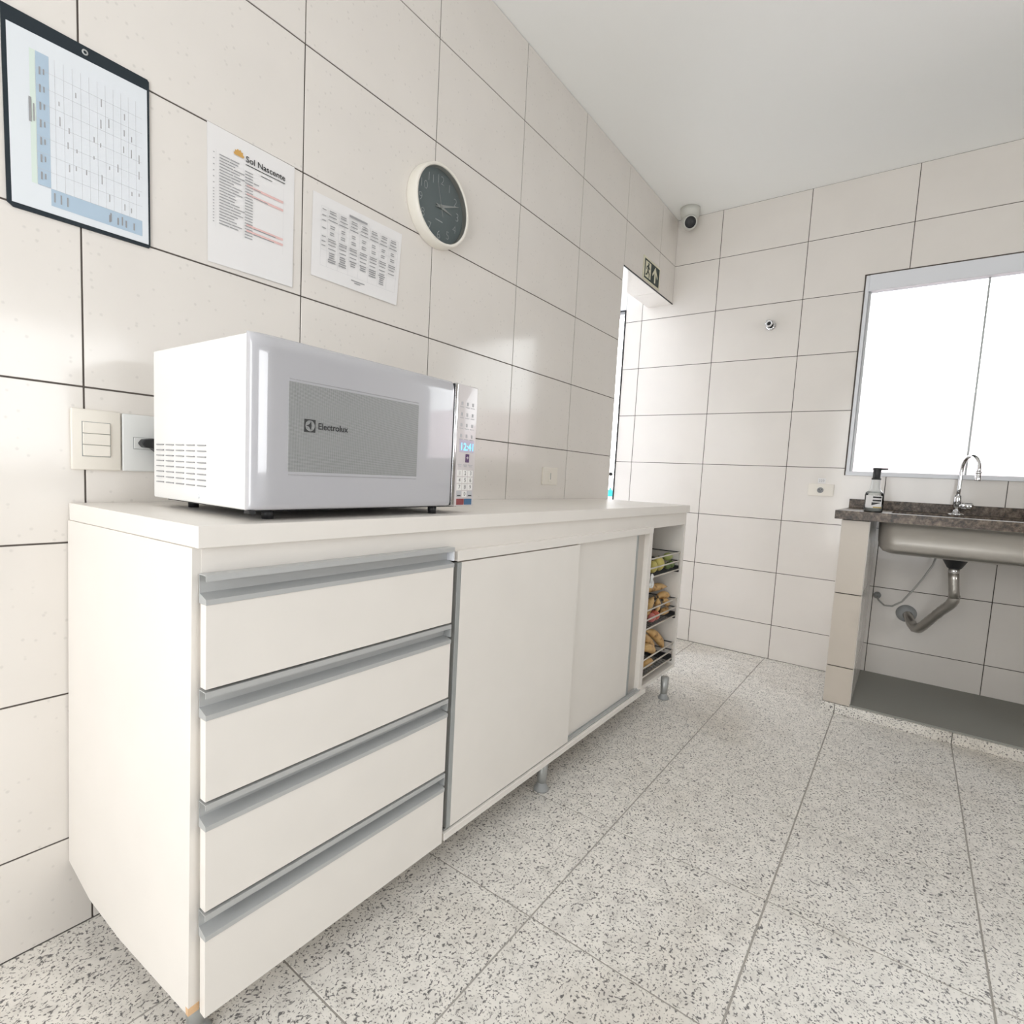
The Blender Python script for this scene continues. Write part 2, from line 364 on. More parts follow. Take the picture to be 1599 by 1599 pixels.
# doorway reveals (tiled soffit + jamb) belong to the left wall
m = MB(); m.box(2.5455, L-.002, .0, .172, 2.3095, 2.3100); rv = m.build('door_1', GROUT, kind='structure', label='tiled soffit and jamb of the open doorway beside the far corner')
for a, b_ in ((2.547, 3.058), (3.062, L-.002)): MB().box(a, b_, .0035, .172, 2.304, 2.3092).build('soffit_tile', TILE, rv, bevel=.0006, seg=1)
for j in range(7): MB().box(2.5455, 2.551, .0035, .172, ZJ[j]+GAP/2, min(ZJ[j+1], 2.304)-GAP/2).build('jamb_tile', TILE, rv, bevel=.0006, seg=1)
MB().box(2.541, 2.5465, .171, .177, 2.300, 2.309).box(2.547, L-.002, -.0025, .0034, 2.303, 2.3095).build('trim_1', BLACKM, kind='structure', label='thin dark metal edge strip under the lintel of the doorway', bevel=.0005, seg=1)
# hidden walls with openings
def plain_wall(name, us, vs, holes, P, n, lab, m_=PAINT):
    hu = [q for h in holes for q in h[:2]]; hv = [q for h in holes for q in h[2:]]
    return cells(split(us[0], us[1], hu), split(vs[0], vs[1], hv), holes, P, n, .15).build(name, [m_], kind='structure', label=lab)
plain_wall('wall_right', (XB, L), (0, CH), [(.1, 1.5, 1.0, 2.05)], lambda u, v: Vector((u, YR, v)), Y, 'painted wall to the right of the camera', PAINTD)  # hole is an unseen opening, placed to brighten left wall and drawer fronts
plain_wall('wall_back', (YR, 0), (0, CH), [(BW[1], BW[0], BW[2], BW[3])], lambda u, v: Vector((XB, u, v)), X, 'white wall behind the camera with a wide window opening')
MB().box(XB-.15, L+.17, YR-.15, .172, CH, CH+.12).build('ceiling', PLASTER, kind='structure', label='plain white plastered ceiling')
# floor
fl = MB().box(XB-.15, L+.045, YR-.15, 2.4, -.08, -.0022).build('floor', GROUT_F, origin=(1, -1.5, 0), kind='structure', label='floor of pale granite-speckled tiles with grey joints')
fx = [2.9068-.4478*t for t in range(-2, 13)]; fy = [.1124-.4485*l for l in range(-5, 11)]
FG = .0045; cache = {}
for a in range(len(fx)-1):
    for b_ in range(len(fy)-1):
        x1, x0 = min(fx[a], L-.001)-FG/2, max(fx[a+1], XB)+FG/2
        y1, y0 = fy[b_]-FG/2, max(fy[b_+1], YR)+FG/2
        if x1-x0 < .02 or y1-y0 < .02: continue
        if y0 > -.2 and y1 > 0.2:
            if x1 < 2.6: continue
            x0 = max(x0, 2.553)
        elif y1 > 0 and x1 < 2.6: y1 = -.0005
        if x1-x0 < .02: continue
        key = (round(x1-x0, 3), round(y1-y0, 3)); c = Vector(((x0+x1)/2, (y0+y1)/2, 0))
        if key in cache:
            o = cache[key].copy(); C.objects.link(o); o['org'] = list(c); o.location = (c-Vector(fl['org']))*K; o.parent = fl
        else: cache[key] = MB().box(x0, x1, y0, y1, -.006, 0).build('tile', FLOOR, fl, origin=c, bevel=.0008, seg=1)
# window_1 in the far wall
wn = thing('window_1', (L, -2.13, 1.18), 'wide white aluminium sliding window above the sink', kind='structure')
x0, x1 = L-.004, L+.048
f = MB()
f.box(x0, x1, -WY0-.006, -WY0-.024, 1.186, 2.304); f.box(x0, x1, -WY1+.006, -WY1+.024, 1.186, 2.304)
f.box(x0-.004, x1, -WY0-.024, -WY1+.024, 2.216, 2.304); f.box(x0-.006, x1, -WY0-.006, -WY1+.006, 1.1800, 1.204)
f.build('window_frame', WALU, wn, bevel=.0015, seg=1)
MB().box(L+.02, L+.06, -WY0-.024, -WY0-.036, 1.204, 2.216).box(L+.02, L+.06, -WY1+.024, -WY1+.036, 1.204, 2.216).build('sash_stile', ALU, wn, bevel=.001, seg=1)
for k, yy in enumerate((-1.656, -2.131, -2.61)):
    MB().box(L+.028, L+.036, yy-.0045, yy+.0045, 1.204, 2.216).build('glazing_bar', ALUD, wn)
for k, (a, b_) in enumerate(((-1.149, -1.6515), (-1.6605, -2.1265), (-2.1355, -2.6055), (-2.6145, -3.117))):
    MB().box(L+.030, L+.034, b_, a, 1.204, 2.216).build('pane', GLASS, wn)
# solid dark strip standing for the shadow in the gap round the window
g = MB(); q = .0065
g.box(L-.0035, L+.05, -WY0+.001, -WY0-.006, 1.180, 2.3115); g.box(L-.0035, L+.05, -WY1-.001, -WY1+.006, 1.18, 2.3115); g.box(L-.0035, L+.05, -WY0, -WY1, 2.3045, 2.3115)
g.build('trim_2', GROUT, kind='structure', label='dark strip standing for the shadow gap around the window frame')
# outside beyond the window
MB().box(L+2.2, L+2.4, -6.5, .2, -.1, 1.95).build('trim_3', PEACH, kind='structure', label='pinkish neighbouring garden wall outside the window')
MB().box(L+.171, L+6, -9, 6, -.20, -.1).build('trim_4', CONC, kind='structure', label='pale concrete ground outside')
# courtyard beyond the doorway
MB().box(2.545, L+.17, .172, 1.55, CH, CH+.1).build('ceiling_shade_roof', PLASTER, kind='structure', label='white eave added over the passage to shade the wall beyond the doorway')  # roof added to cut the sky light on the passage wall
MB().box(1.3, 2.543, .171, 2.55, 0, 2.6).build('trim_5', WHITEW, kind='structure', label='white block wall of the passage beyond the doorway')
MB().box(2.545, L+2, 2.4, 2.55, 0, 2.6).build('trim_6', WHITEW, kind='structure', label='white end wall of the passage beyond the doorway')
dd = thing('door_2', (L, .36, 0), 'dark metal frame of the outer door beyond the doorway', kind='structure')
MB().box(L-.006, L+.05, .341, .3475, 0, 2.305).box(L-.006, L+.05, 1.30, 1.32, 0, 2.305).box(L-.006, L+.05, .341, 1.32, 2.300, 2.312).build('door_frame', BLACKM, dd)
MB().lathe([(.0, -.05), (.010, -.05), (.010, -.008), (.014, -.008), (.014, 0)], (L-.006, .37, 1.126), (1, 0, 0), 16).build('latch', BLACKM, dd)
MB().box(L, L+.17, .34, 1.32, 2.312, CH).box(L, L+.17, 1.32, 2.4, 0, CH).build('wall_yard', WHITEW, kind='structure', label='white wall around the outer door')

# ------------------------------------------------------------------ sideboard cabinet
cab = thing('sideboard_cabinet', (1.2, -.27, 0), 'long white laminate sideboard with drawers, sliding doors and an open basket bay', 'cabinet')
# worktop
m = MB(); m.prism([(0, -.528, .936), (2.418, -.530, .936), (2.418, -.003, .936), (-.030, -.003, .936)], (0, 0, .0365))
wt = m.build('worktop', MDF, label='thick white laminate worktop running the length of the sideboard', cat='worktop', bevel=.0007, seg=1)
ZB, ZT = .113, .9355
PF = -.516
m = MB()
pts = [(-.004, PF, ZT), (-.033, -.004, ZT), (-.043, -.004, .168), (-.036, -.11, .128), (-.027, -.25, ZB), (-.010, PF, ZB)]
m.prism([Vector(p_) for p_ in pts], (.020, .0015, 0))
m.build('side_panel', MDF, cab)
MB().prism([(-.0105, PF-.0005, ZB-.0006), (-.0105, PF+.03, ZB-.0006), (.008, PF+.03, ZB-.0006), (.008, PF-.0005, ZB-.0006)], (0, 0, .014)).build('chipped_corner', CHIP, cab, label='bare orange chipped corner')
MB().box(2.400, 2.418, PF, -.005, ZB, ZT).build('side_panel', MDF, cab, bevel=.0008, seg=1)
MB().box(.600, .618, PF+.002, -.02, ZB+.018, ZT).build('divider_panel', MDF_SHADE, cab)
MB().box(1.925, 1.966, PF-.004, -.02, ZB+.0, ZT-.062).build('divider_panel', MDF, cab, bevel=.0008, seg=1)
MB().box(.0105, 2.400, PF+.001, -.02, ZB, ZB+.018).build('bottom_panel', MDF, cab)
MB().box(.0105, 2.400, -.02, -.012, ZB, ZT).build('back_panel', MDF_SHADE, cab)
MB().box(.0105, 2.400, PF+.0005, PF+.018, .873, ZT).build('top_rail', MDF, cab)
MB().box(.622, 1.925, -.537, PF, .856, .882).build('fascia_strip', MDF, cab, bevel=.0008, seg=1)
MB().box(.612, 1.966, -.540, PF+.03, ZB-.001, ZB+.0185).build('bottom_rail', MDF, cab, bevel=.001, seg=1)
MB().box(.62, 1.925, -.530, -.526, .1315, .136).box(.62, 1.925, -.513, -.509, .1315, .136).box(.62, 1.925, -.497, -.493, .1315, .136).box(.62, 1.925, -.530, -.493, .1312, .1325).build('door_track', ALU, cab)
# drawers with C-profile handles along their top edges
DX0, DX1 = .0065, .6035
dz = [(.702, .853, .8935), (.507, .658, .6975), (.309, .464, .5025), (.111, .264, .3035)]
for k, (b0, t0, lt) in enumerate(dz):
    d = MB().box(DX0, DX1, -.540, -.522, b0, t0-.009).box(DX0+.01, DX1-.01, -.522, -.06, b0+.02, t0-.03).build('drawer', MDF, cab, bevel=.0006, seg=1)
    p_ = MB()
    th = .0013
    prof = [(-.5412, t0-.009), (-.5412, t0), (-.5195, t0+.0065), (-.5195, lt-.0005), (-.5405, lt-.0005), (-.5405, lt-.0105), (-.5392, lt-.0105), (-.5392, lt-.0022), (-.5178, lt-.0022+.0), (-.5178, t0+.0045), (-.540, t0-.0015), (-.540, t0-.009)]
    prof = [(-.5414, t0-.009), (-.5414, t0), (-.5185, t0+.008), (-.5185, lt-.0018), (-.5395, lt-.0018), (-.5395, lt-.0105), (-.541, lt-.0105), (-.541, lt), (-.517, lt), (-.517, t0-.009)]
    p_.prism([Vector((DX0, y, z)) for y, z in prof], (DX1-DX0, 0, 0))
    p_.build('handle_profile', ALU, d)
    MB().box(DX1-.004, DX1+.0005, -.5405, -.517, t0+.007, lt-.002).build('profile_end_cap', GPLA if k else WALU, d)
# white laminate end edges show on the left
# sliding doors
d1 = MB().box(.640, 1.262, -.5345, -.5165, .137, .8520).build('sliding_door', MDF, cab, bevel=.0006, seg=1)
MB().box(.6255, .6405, -.534, -.513, .1365, .8515).build('edge_profile', ALUD, d1, bevel=.0012, seg=1)
d2 = MB().box(1.20, 1.806, -.5115, -.4955, .1365, .8520).build('sliding_door', MDF, cab, bevel=.0006, seg=1)
MB().box(1.806, 1.826, -.5125, -.4965, .1365, .8515).build('edge_profile', ALUD, d2, bevel=.0012, seg=1)
MB().box(1.828, 1.925, -.498, -.480, .132, .872).build('filler_panel', MDF_SHADE, cab)
for k, (zz) in enumerate((.7, .16)): pass
# legs
for x, y in ((.03, -.455), (1.146, -.505), (2.229, -.535), (1.146, -.07), (2.26, -.07), (.05, -.07)):
    lg = MB().lathe([(.0, .019), (.0155, .019), (.0175, .05), (.021, ZB-.001), (.0, ZB-.001)], (x, y, 0), n=20).build('leg', LEGM, cab)
    MB().lathe([(.0, .0), (.026, 0), (.027, .006), (.0165, .022), (.016, .03), (.0, .03)], (x, y, 0), n=20).build('foot', GPLA, lg)
# baskets
bx0, bx1, by0, by1 = 1.972, 2.392, -.506, -.05
for k, (zs, wfront) in enumerate(((( .727, .682, .639), 1), ((.484, .438, .394), 1), ((.247, .207, .164), 1))):
    b = MB()
    for z in zs:
        b.tube([(bx0, by0, z), (bx1, by0, z)], .0039, 8)
    b.tube([(bx0+.002, by0, zs[0]), (bx0+.002, by0, zs[2])], .0031, 8).tube([(bx1-.002, by0, zs[0]), (bx1-.002, by0, zs[2])], .0031, 8)
    bk = b.build('wire_basket', WIRE, cab)
    w = MB()
    for z in (zs[0], zs[1], zs[2]): w.tube([(bx0, by1, z), (bx1, by1, z)], .003, 6); w.tube([(bx0, by0, z), (bx0, by1, z)], .003, 6); w.tube([(bx1, by0, z), (bx1, by1, z)], .003, 6)
    for j in range(24): x = bx0+.01+j*(bx1-bx0-.02)/23; w.tube([(x, by0, zs[2]), (x, by1, zs[2])], .0018, 5)
    w.build('basket_grid', BLACKM, bk, kind='stuff')
    MB().box(2.386, 2.399, -.505, -.06, zs[2]-.016, zs[2]+.018).build('runner', BLACK, bk); MB().box(1.967, 1.975, -.505, -.06, zs[2]-.016, zs[2]+.018).build('runner', BLACK, bk)

# ------------------------------------------------------------------ fruit in the baskets
G1 = None
def fruit(name, c, r, m_, lab, cat, group=None, s=(1, 1, 1), rz=0, stem=True):
    rot = Matrix.Rotation(rz, 3, 'Y')
    o = MB().ball(c, r, *s, rot=rot).build(name, m_, label=lab, cat=cat, group=group)
    if stem:
        t = Vector(c)+rot @ Vector((0, 0, r*s[2]*.97)); MB().tube([t, t+rot @ Vector((0, 0, .005))], [.0035, .0025], 7).build('stem', STEM, o)
    return o
fb = .6435
fruit('yellow_fruit', (2.118, -.468, fb+.031), .0255, LEM, 'yellow fruit at the left end of the top wire basket', 'fruit', s=(1, 1, 1.2))
fruit('yellow_fruit', (2.212, -.462, fb+.036), .0300, LEM, 'larger yellow-green fruit second from the left in the top basket', 'fruit', s=(1, 1, 1.2))
fruit('green_fruit', (2.300, -.477, fb+.0175), .0172, DLIME, 'small dark green fruit at the front of the top basket, left of its twin', 'fruit')
fruit('green_fruit', (2.358, -.474, fb+.0195), .0190, DLIME, 'small dark green fruit at the right end of the top basket floor', 'fruit')
fruit('green_fruit', (2.338, -.462, fb+.060), .0215, LIME, 'long pale green fruit lying across the two small dark green ones', 'fruit', s=(1, 1.0, 2.1), rz=H, stem=False)
fruit('yellow_fruit', (2.175, -.385, fb+.035), .032, LIME, 'greenish fruit at the back left of the top basket', 'fruit')
def banana(a, b_, sag, r, lab, group=None):
    a, b_ = Vector(a), Vector(b_); sg = Vector(sag); n = 13
    path = [a.lerp(b_, t/(n-1))+sg*(4*(t/(n-1))*(1-t/(n-1))) for t in range(n)]
    rr = [1.18*r*v for v in (.30, .36, .62, .85, .96, 1, 1, 1, .97, .88, .7, .42, .22)]
    o = MB().tube(path, rr, 10).build('banana', BAN, label=lab, cat='banana', group=group)
    d = (path[0]-path[1]).normalized(); MB().tube([path[0], path[0]+d*.014], [r*.30, r*.36], 8).build('stem', STEM, o)
    MB().tube([path[-1], path[-1]-(path[-2]-path[-1]).normalized()*.006], [r*.24, r*.15], 8).build('tip', STEM, o)
    return o
GB = 'bananas in the middle basket'; GC = 'bananas in the bottom basket'
banana((2.150, -.405, .534), (2.382, -.450, .538), (0, 0, .010), .017, 'topmost banana lying across the middle basket, dark tip to the right', GB)
banana((2.275, -.440, .490), (2.384, -.470, .492), (0, 0, .010), .017, 'banana pointing right just under the topmost one in the middle basket', GB)
banana((2.205, -.452, .507), (2.085, -.472, .430), (-.008, 0, .015), .0155, 'banana drooping to the lower left from the cluster in the middle basket', GB)
banana((2.222, -.470, .503), (2.185, -.480, .440), (.008, 0, .0), .0130, 'short banana hanging nearly upright in the centre of the middle basket', GB)
banana((2.272, -.478, .488), (2.345, -.480, .444), (.008, 0, .006), .0150, 'banana sloping down to the right in the middle basket', GB)
banana((2.268, -.470, .4135), (2.378, -.474, .418), (0, 0, .006), .0155, 'short banana lying low at the right front of the middle basket', GB)
fruit('red_fruit', (2.188, -.472, .4235), .0255, TOMA, 'orange-red fruit at the front of the middle basket', 'fruit')
fruit('red_fruit', (2.128, -.476, .424), .0240, TOMB, 'pink-red fruit left of the orange-red one in the middle basket', 'fruit')
fruit('red_fruit', (2.160, -.432, .414), .0170, TOMB, 'small pinkish fruit tucked behind the red ones in the middle basket', 'fruit')
banana((2.060, -.430, .330), (2.262, -.455, .222), (.012, 0, .022), .0200, 'plump banana arching down from the upper left of the bottom basket', GC)
banana((2.190, -.430, .335), (2.365, -.468, .208), (.014, 0, .018), .0200, 'banana behind the plump one in the bottom basket, tip low at the right', GC)
banana((2.290, -.335, .318), (2.374, -.345, .225), (.008, 0, .015), .0190, 'rearmost banana on the right of the bottom basket', GC)
banana((2.030, -.474, .285), (2.215, -.478, .222), (.006, 0, .018), .0190, 'front banana under the plump one at the left of the bottom basket', GC)
banana((2.035, -.474, .192), (2.200, -.476, .1870), (0, 0, .008), .0180, 'lowest banana resting on the wire floor of the bottom basket', GC)
# crumpled clear bag end at the left of the top basket
m = MB(); rr = random.Random(3)
vs = []; n = 10
for i in range(6):
    for j in range(n):
        g_ = 2*math.pi*j/n; r_ = (.012, .017, .014, .010, .012, .004)[i]*(1+rr.uniform(-.3, .3))
        vs.append((1.985+r_*math.cos(g_), -.522+r_*.6*math.sin(g_), .598+i*.013))
m.add(vs, [(i*n+j, i*n+(j+1) % n, (i+1)*n+(j+1) % n, (i+1)*n+j) for i in range(5) for j in range(n)])
m.build('plastic_bag', LIQ, label='crumpled end of a clear plastic bag hanging out of the top basket', cat='plastic bag')

# ------------------------------------------------------------------ microwave
TH = math.radians(1.15)
MO = Vector((.1006, -.4994, .992)); ma = Vector((math.cos(TH), math.sin(TH), 0)); mn = Vector((math.sin(TH), -math.cos(TH), 0)); md = -mn
mw = thing('microwave_oven', (.35, -.3, .9725), 'white microwave oven with a grey window and keypad standing on the worktop', 'microwave')
def mbx(m_, a, b_, c): return m_.obox(MO, ma, md, Z, a, b_, c)
MWW, MWD, MWH = .627, .396, .3155
mbx(MB(), (0.002, MWW-.002), (.022, MWD), (.0, MWH-.002)).build('body', OVENW, mw, bevel=.003, seg=2)
mbx(MB(), (.004, MWW-.004), (.017, .0225), (.003, MWH-.004)).build('seal_gap', BLACK, mw)
dm = MB(); NX, NZ = 56, 40; dw, dz0, dz1 = .5335, .001, MWH
def edg(t, R_): t = min(max(t/R_, 0), 1); return 1-math.sqrt(max(0, 1-(1-t)**2))
def warp(i, n): t = i/n; return .5-.5*math.cos(math.pi*t)
gv = []
for i in range(NX+1):
    for j in range(NZ+1):
        x = dw*warp(i, NX); z = dz0+(dz1-dz0)*warp(j, NZ)
        dy = .012*max(edg(x, .040), edg(dw-x, .008)*.6)+.012*max(edg(dz1-z, .030), edg(z-dz0, .012)*.7)
        gv.append(MO+ma*x+Z*z+md*(-.004+min(dy, .020)))
dm.smooth = True; dm.add(gv, [(i*(NZ+1)+j, (i+1)*(NZ+1)+j, (i+1)*(NZ+1)+j+1, i*(NZ+1)+j+1) for i in range(NX) for j in range(NZ)])
dm.smooth = False
rim = [i*(NZ+1) for i in range(NX+1)]+[NX*(NZ+1)+j for j in range(1, NZ+1)]+[i*(NZ+1)+NZ for i in range(NX-1, -1, -1)]+[j for j in range(NZ-1, 0, -1)]
b0 = len(dm.v)
for q_ in rim:
    v_ = Vector(dm.v[q_]); loc = v_-MO; dm.v.append(tuple(v_+md*(.018-loc.dot(md))))
for a in range(len(rim)): dm.f.append([rim[a], rim[(a+1) % len(rim)], b0+(a+1) % len(rim), b0+a]); dm.sm.append(False); dm.mi.append(0)
dm.f.append([b0+a for a in range(len(rim))][::-1]); dm.sm.append(False); dm.mi.append(0)
door = dm.build('door', DOORW, mw)
win = mbx(MB(), (.069, .406), (-.0044, -.003), (.073, .240)).build('window_panel', WIN, door, bevel=.0006, seg=1)
m = MB()
for z0, z1, x1_ in ((.2435, .0, .40), (.0665, .0, .40)):
    for j in range(110):
        x = .071+j*.00305
        m.obox(MO, ma, md, Z, (x, x+.0014), (-.0046, -.0042), (z0, z0+.0016))
mb2 = m; mb2.build('perforation_row', INKG, door, kind='stuff')
# logo plaque and lettering
mbx(MB(), (.1025, .1270), (-.0050, -.0046), (.1500, .1745)).build('logo_square', INK, door)
cc = MO+ma*.11475+Z*.16225
m = MB(); n = 28
ring = [(math.cos(2*math.pi*j/n)*.0104, math.sin(2*math.pi*j/n)*.0104) for j in range(n)]
def pl(u, v, d): return cc+ma*u+Z*v+mn*(.0050+d)
m.add([pl(u, v, .0003) for u, v in ring], [tuple(range(n))]); m.keep = True
m.build('logo_disc', WIN, door)
m = MB(); m.keep = True
# star-like spinner: curved blade to the left and a tall blade
def arc(x0_, z0_, x1_, z1_, bx, bz, k=8): return [((1-t)**2*x0_+2*t*(1-t)*bx+t*t*x1_, (1-t)**2*z0_+2*t*(1-t)*bz+t*t*z1_) for t in [i/k for i in range(k+1)]]
sh = arc(-.0104, 0, .0016, .0104, .0004, .0006)+arc(.0016, .0104, .0016, -.0104, .0045, 0)+arc(.0016, -.0104, -.0104, 0, .0004, -.0006)
sh = [q_ for i, q_ in enumerate(sh) if i == 0 or (abs(q_[0]-sh[i-1][0])+abs(q_[1]-sh[i-1][1])) > 1e-6][:-1]
m.add([pl(u, v, .0006) for u, v in sh], [tuple(range(len(sh)))])
m.build('logo_mark', INK, door)
MB().text('Electrolux', MO+ma*.1325+Z*.1575+mn*.0048, ma, Z, .0172, off=.018, depth=.0003).build('lettering', INK, door)
# chrome strip and control panel
mbx(MB(), (.5350, .5475), (-.0035, .02), (.001, MWH-.001)).build('chrome_strip', CHROME, mw, bevel=.003, seg=3)
mbx(MB(), (.5325, .5355), (-.002, .02), (.004, MWH-.004)).build('door_gap', BLACK, mw)
cp = mbx(MB(), (.5475, .6255), (-.003, .02), (.0, MWH-.002)).build('control_panel', KEYP, mw, bevel=.003, seg=3)
def kp(name, a, c, mat_, d=.0042, bev=.0006): return mbx(MB(), a, (-d, -.0028), c).build(name, mat_, cp, bevel=bev, seg=1)
kp('display', (.5580, .6170), (.141, .173), LEDBG, .0036)
m = MB().text('12:41', MO+ma*.5600+Z*.1465+mn*.0038, ma, Z, .0265, off=.02, depth=.0003); m.build('clock_digits', LEDB, cp)
kp('cook_key', (.5840, .5990), (.115, .137), PURP)
MB().text('+', MO+ma*.5915+Z*.121+mn*.0043, ma, Z, .018, depth=.0003, align='CENTER').build('key_symbol', KEYW, cp)
kcol = (.5535, .5755, .5975); 
nums = ['1', '2', '3', '4', '5', '6', '7', '8', '9', None, '0', None]
for i, t in enumerate(nums):
    r_, c_ = divmod(i, 3); x = kcol[c_]; z = .0785-r_*.0182
    k_ = kp('key', (x, x+.0195), (z, z+.0160), KEYW if t else INKL)
    if t: MB().text(t, MO+ma*(x+.0098)+Z*(z+.0035)+mn*.0043, ma, Z, .0145, depth=.0003, align='CENTER').build('key_number', INK, k_)
    else:
        mbx(MB(), (x+.003, x+.0165), (-.0046, -.0044), (z+.003, z+.0055)).build('key_caption', INK, k_)
kp('stop_key', (.5545, .5845), (.0035, .0195), RED); kp('start_key', (.5865, .6165), (.0035, .0195), BLUE)
m = MB()
for r_ in range(4):
    for c_ in range(3):
        x = kcol[c_]+.002; z = .2695-r_*.0275
        m.obox(MO, ma, md, Z, (x, x+.0145), (-.0036, -.0031), (z-.0135, z-.0118))
        if r_ > 0 or True: m.obox(MO, ma, md, Z, (x+.004, x+.0105), (-.0036, -.0031), (z-.008, z+.0005))
for c_ in range(3):
    x = kcol[c_]+.001
    m.obox(MO, ma, md, Z, (x, x+.016), (-.0036, -.0031), (.1075, .1092)); m.obox(MO, ma, md, Z, (x+.003, x+.014), (-.0036, -.0031), (.1035, .1052))
m.build('printed_icons', INKL, cp, kind='stuff')
# vents, screw, hinge, feet
m = MB()
ml = MO-ma*.0004
for r_ in range(8):
    for c_ in range(5):
        y0_ = .163+c_*.0455; z_ = .034+r_*.01135
        m.obox(ml, ma, md, Z, (-.0003, .003), (y0_, y0_+.032), (z_, z_+.0022))
m.build('vent_slot', INKG, mw, kind='stuff')
m = MB(); m.lathe([(0, 0), (.0045, 0), (.0045, .001), (.003, .0018), (0, .0018)], MO+ma*.002+md*.192+Z*.014, -ma, 14).build('screw', WALU, mw)
mbx(MB(), (.002, .014), (.006, .024), (-.006, .0)).build('hinge', BLACK, mw)
mbx(MB(), (.02, .60), (.035, .37), (-.004, .0)).build('base_plate', BLACKM, mw)
for a, b_ in ((.060, .045), (.500, .030), (.060, .34), (.560, .34)):
    c = MO+ma*a+md*b_; c.z = .9725
    MB().lathe([(0, 0), (.0105, 0), (.0115, .0195), (0, .0195)], c, n=16).build('foot', BLACK, mw)

# ------------------------------------------------------------------ plates and plug on the left wall
p1 = thing('light_switch', (.019, 0, 1.044), 'cream wall plate with three stacked rocker switches', 'light switch')
MB().box(-.026, .065, -.0085, -.0003, 1.044, 1.174).build('plate', CREAM, p1, bevel=.003, seg=3)
MB().box(-.0075, .0445, -.0092, -.008, 1.073, 1.1475).build('recess', GPLA, p1)
for k in range(3): MB().box(-.0062, .0432, -.0128, -.0088, 1.0745+k*.0243, 1.0745+k*.0243+.0232).build('rocker', CREAM, p1, bevel=.0012, seg=2)
p2 = thing('power_outlet', (.114, 0, 1.044), 'grey-white outlet plate half hidden behind the microwave', 'power outlet')
MB().box(.0675, .158, -.0075, -.0003, 1.044, 1.173).build('plate', WPLATE, p2, bevel=.003, seg=3)
MB().box(.0885, .138, -.0085, -.0073, 1.0945, 1.122).build('module_rim', GPLA, p2)
MB().box(.0896, .137, -.0092, -.008, 1.0957, 1.1208).build('socket_module', WPLATE, p2, bevel=.001, seg=1)
pg = MB()
pg.prism([(.096, -.0095, 1.109), (.103, -.0095, 1.1185), (.125, -.0095, 1.121), (.16, -.0095, 1.119), (.16, -.0095, 1.050), (.148, -.0095, 1.052), (.136, -.0095, 1.085), (.120, -.0095, 1.0985), (.103, -.0095, 1.0995)], (0, -.026, 0))
o = pg.build('power_plug', BLACK, label='black angled plug pushed into the outlet behind the microwave', cat='plug', bevel=.0025, seg=2)
MB().tube([(.152, -.022, 1.056), (.155, -.024, 1.02), (.165, -.03, .995), (.19, -.032, .978), (.26, -.034, .9765)], .0035, 8).build('cable', BLACK, o)
p3 = thing('power_outlet', (1.879, 0, 1.042), 'small cream outlet plate on the left wall above the middle of the worktop', 'power outlet')
MB().box(1.8125, 1.946, -.008, -.0003, 1.042, 1.127).build('plate', CREAM, p3, bevel=.002, seg=2)
MB().box(1.862, 1.896, -.010, -.0075, 1.055, 1.114).build('socket_module', CREAM, p3, bevel=.001, seg=1)
MB().box(1.876, 1.882, -.0105, -.0098, 1.068, 1.100).build('socket_slot', GPLA, p3)
p4 = thing('power_outlet', (L, -1.002, 1.052), 'cream outlet plate on the far wall left of the window', 'power outlet')
MB().box(L-.008, L-.0003, -.935, -1.069, 1.052, 1.123).build('plate', CREAM, p4, bevel=.002, seg=2)
m = MB().lathe([(0, 0), (.017, 0), (.017, .002), (.014, .002), (.013, 0)], (L-.0085, -1.000, 1.086), (-1, 0, 0), 20).build('socket_face', GPLA, p4)
m = MB()
for dy, dz_ in ((-.006, .003), (.006, .003), (0, -.005)): m.box(L-.0115, L-.0100, -1.0+dy-.002, -1.0+dy+.002, 1.086+dz_-.002, 1.086+dz_+.002)
m.build('socket_hole', INK, p4)
st = MB().box(L-.0012, L-.0002, -.982, -1.022, 1.1265, 1.158).build('voltage_sticker', PAPER, label='tiny white voltage label just above the outlet on the far wall', cat='sticker')
m = MB().text('220', (L-.0013, -.9865, 1.136), -Y, Z, .020, depth=.0002); m.build('printed_number', INKG, st)

# ------------------------------------------------------------------ clipboard and papers
cb = thing('clipboard', (.003, 0, 1.545), 'dark navy clipboard hung on the left wall at the picture edge', 'clipboard')
m = MB(); m.prism([(-.119, -.0006, 1.905), (.123, -.0006, 1.906), (.1265, -.0006, 1.902), (.1275, -.0006, 1.553), (.125, -.0006, 1.549), (-.108, -.0006, 1.545), (-.117, -.0006, 1.552)], (0, -.0035, 0))
m.build('board', NAVY, cb)
MB().lathe([(.003, 0), (.0055, 0), (.0055, .001), (.003, .001)], (.010, -.0043, 1.893), (0, -1, 0), 18).build('hanging_eyelet', ALU, cb)
m = MB(); m.prism([(-.112, -.0045, 1.876), (.1215, -.0045, 1.882), (.1235, -.0045, 1.556), (-.110, -.0045, 1.554)], (0, -.0008, 0))
s1 = m.build('printed_schedule', PAPERB, label='glossy timetable sheet with blue header bands on the clipboard', cat='paper')
def P1(u, v, d=.0056):   # u 0..1 right, v 0..1 up on sheet
    return Vector((-.111+u*.2335, -d, 1.555+v*.3235))
def rect(m_, f_, u0, u1, v0, v1, d): m_.add([f_(u0, v0, d), f_(u1, v0, d), f_(u1, v1, d), f_(u0, v1, d)], [(0, 1, 2, 3)])
def flat(m_, name, mt, par, **k): m_.keep = True; return m_.build(name, mt, par, **k)
m = MB(); rect(m, P1, .175, .262, .145, .905, .0056); rect(m, P1, .262, .95, .045, .145, .0056); flat(m, 'blue_band', PBLUE, s1)
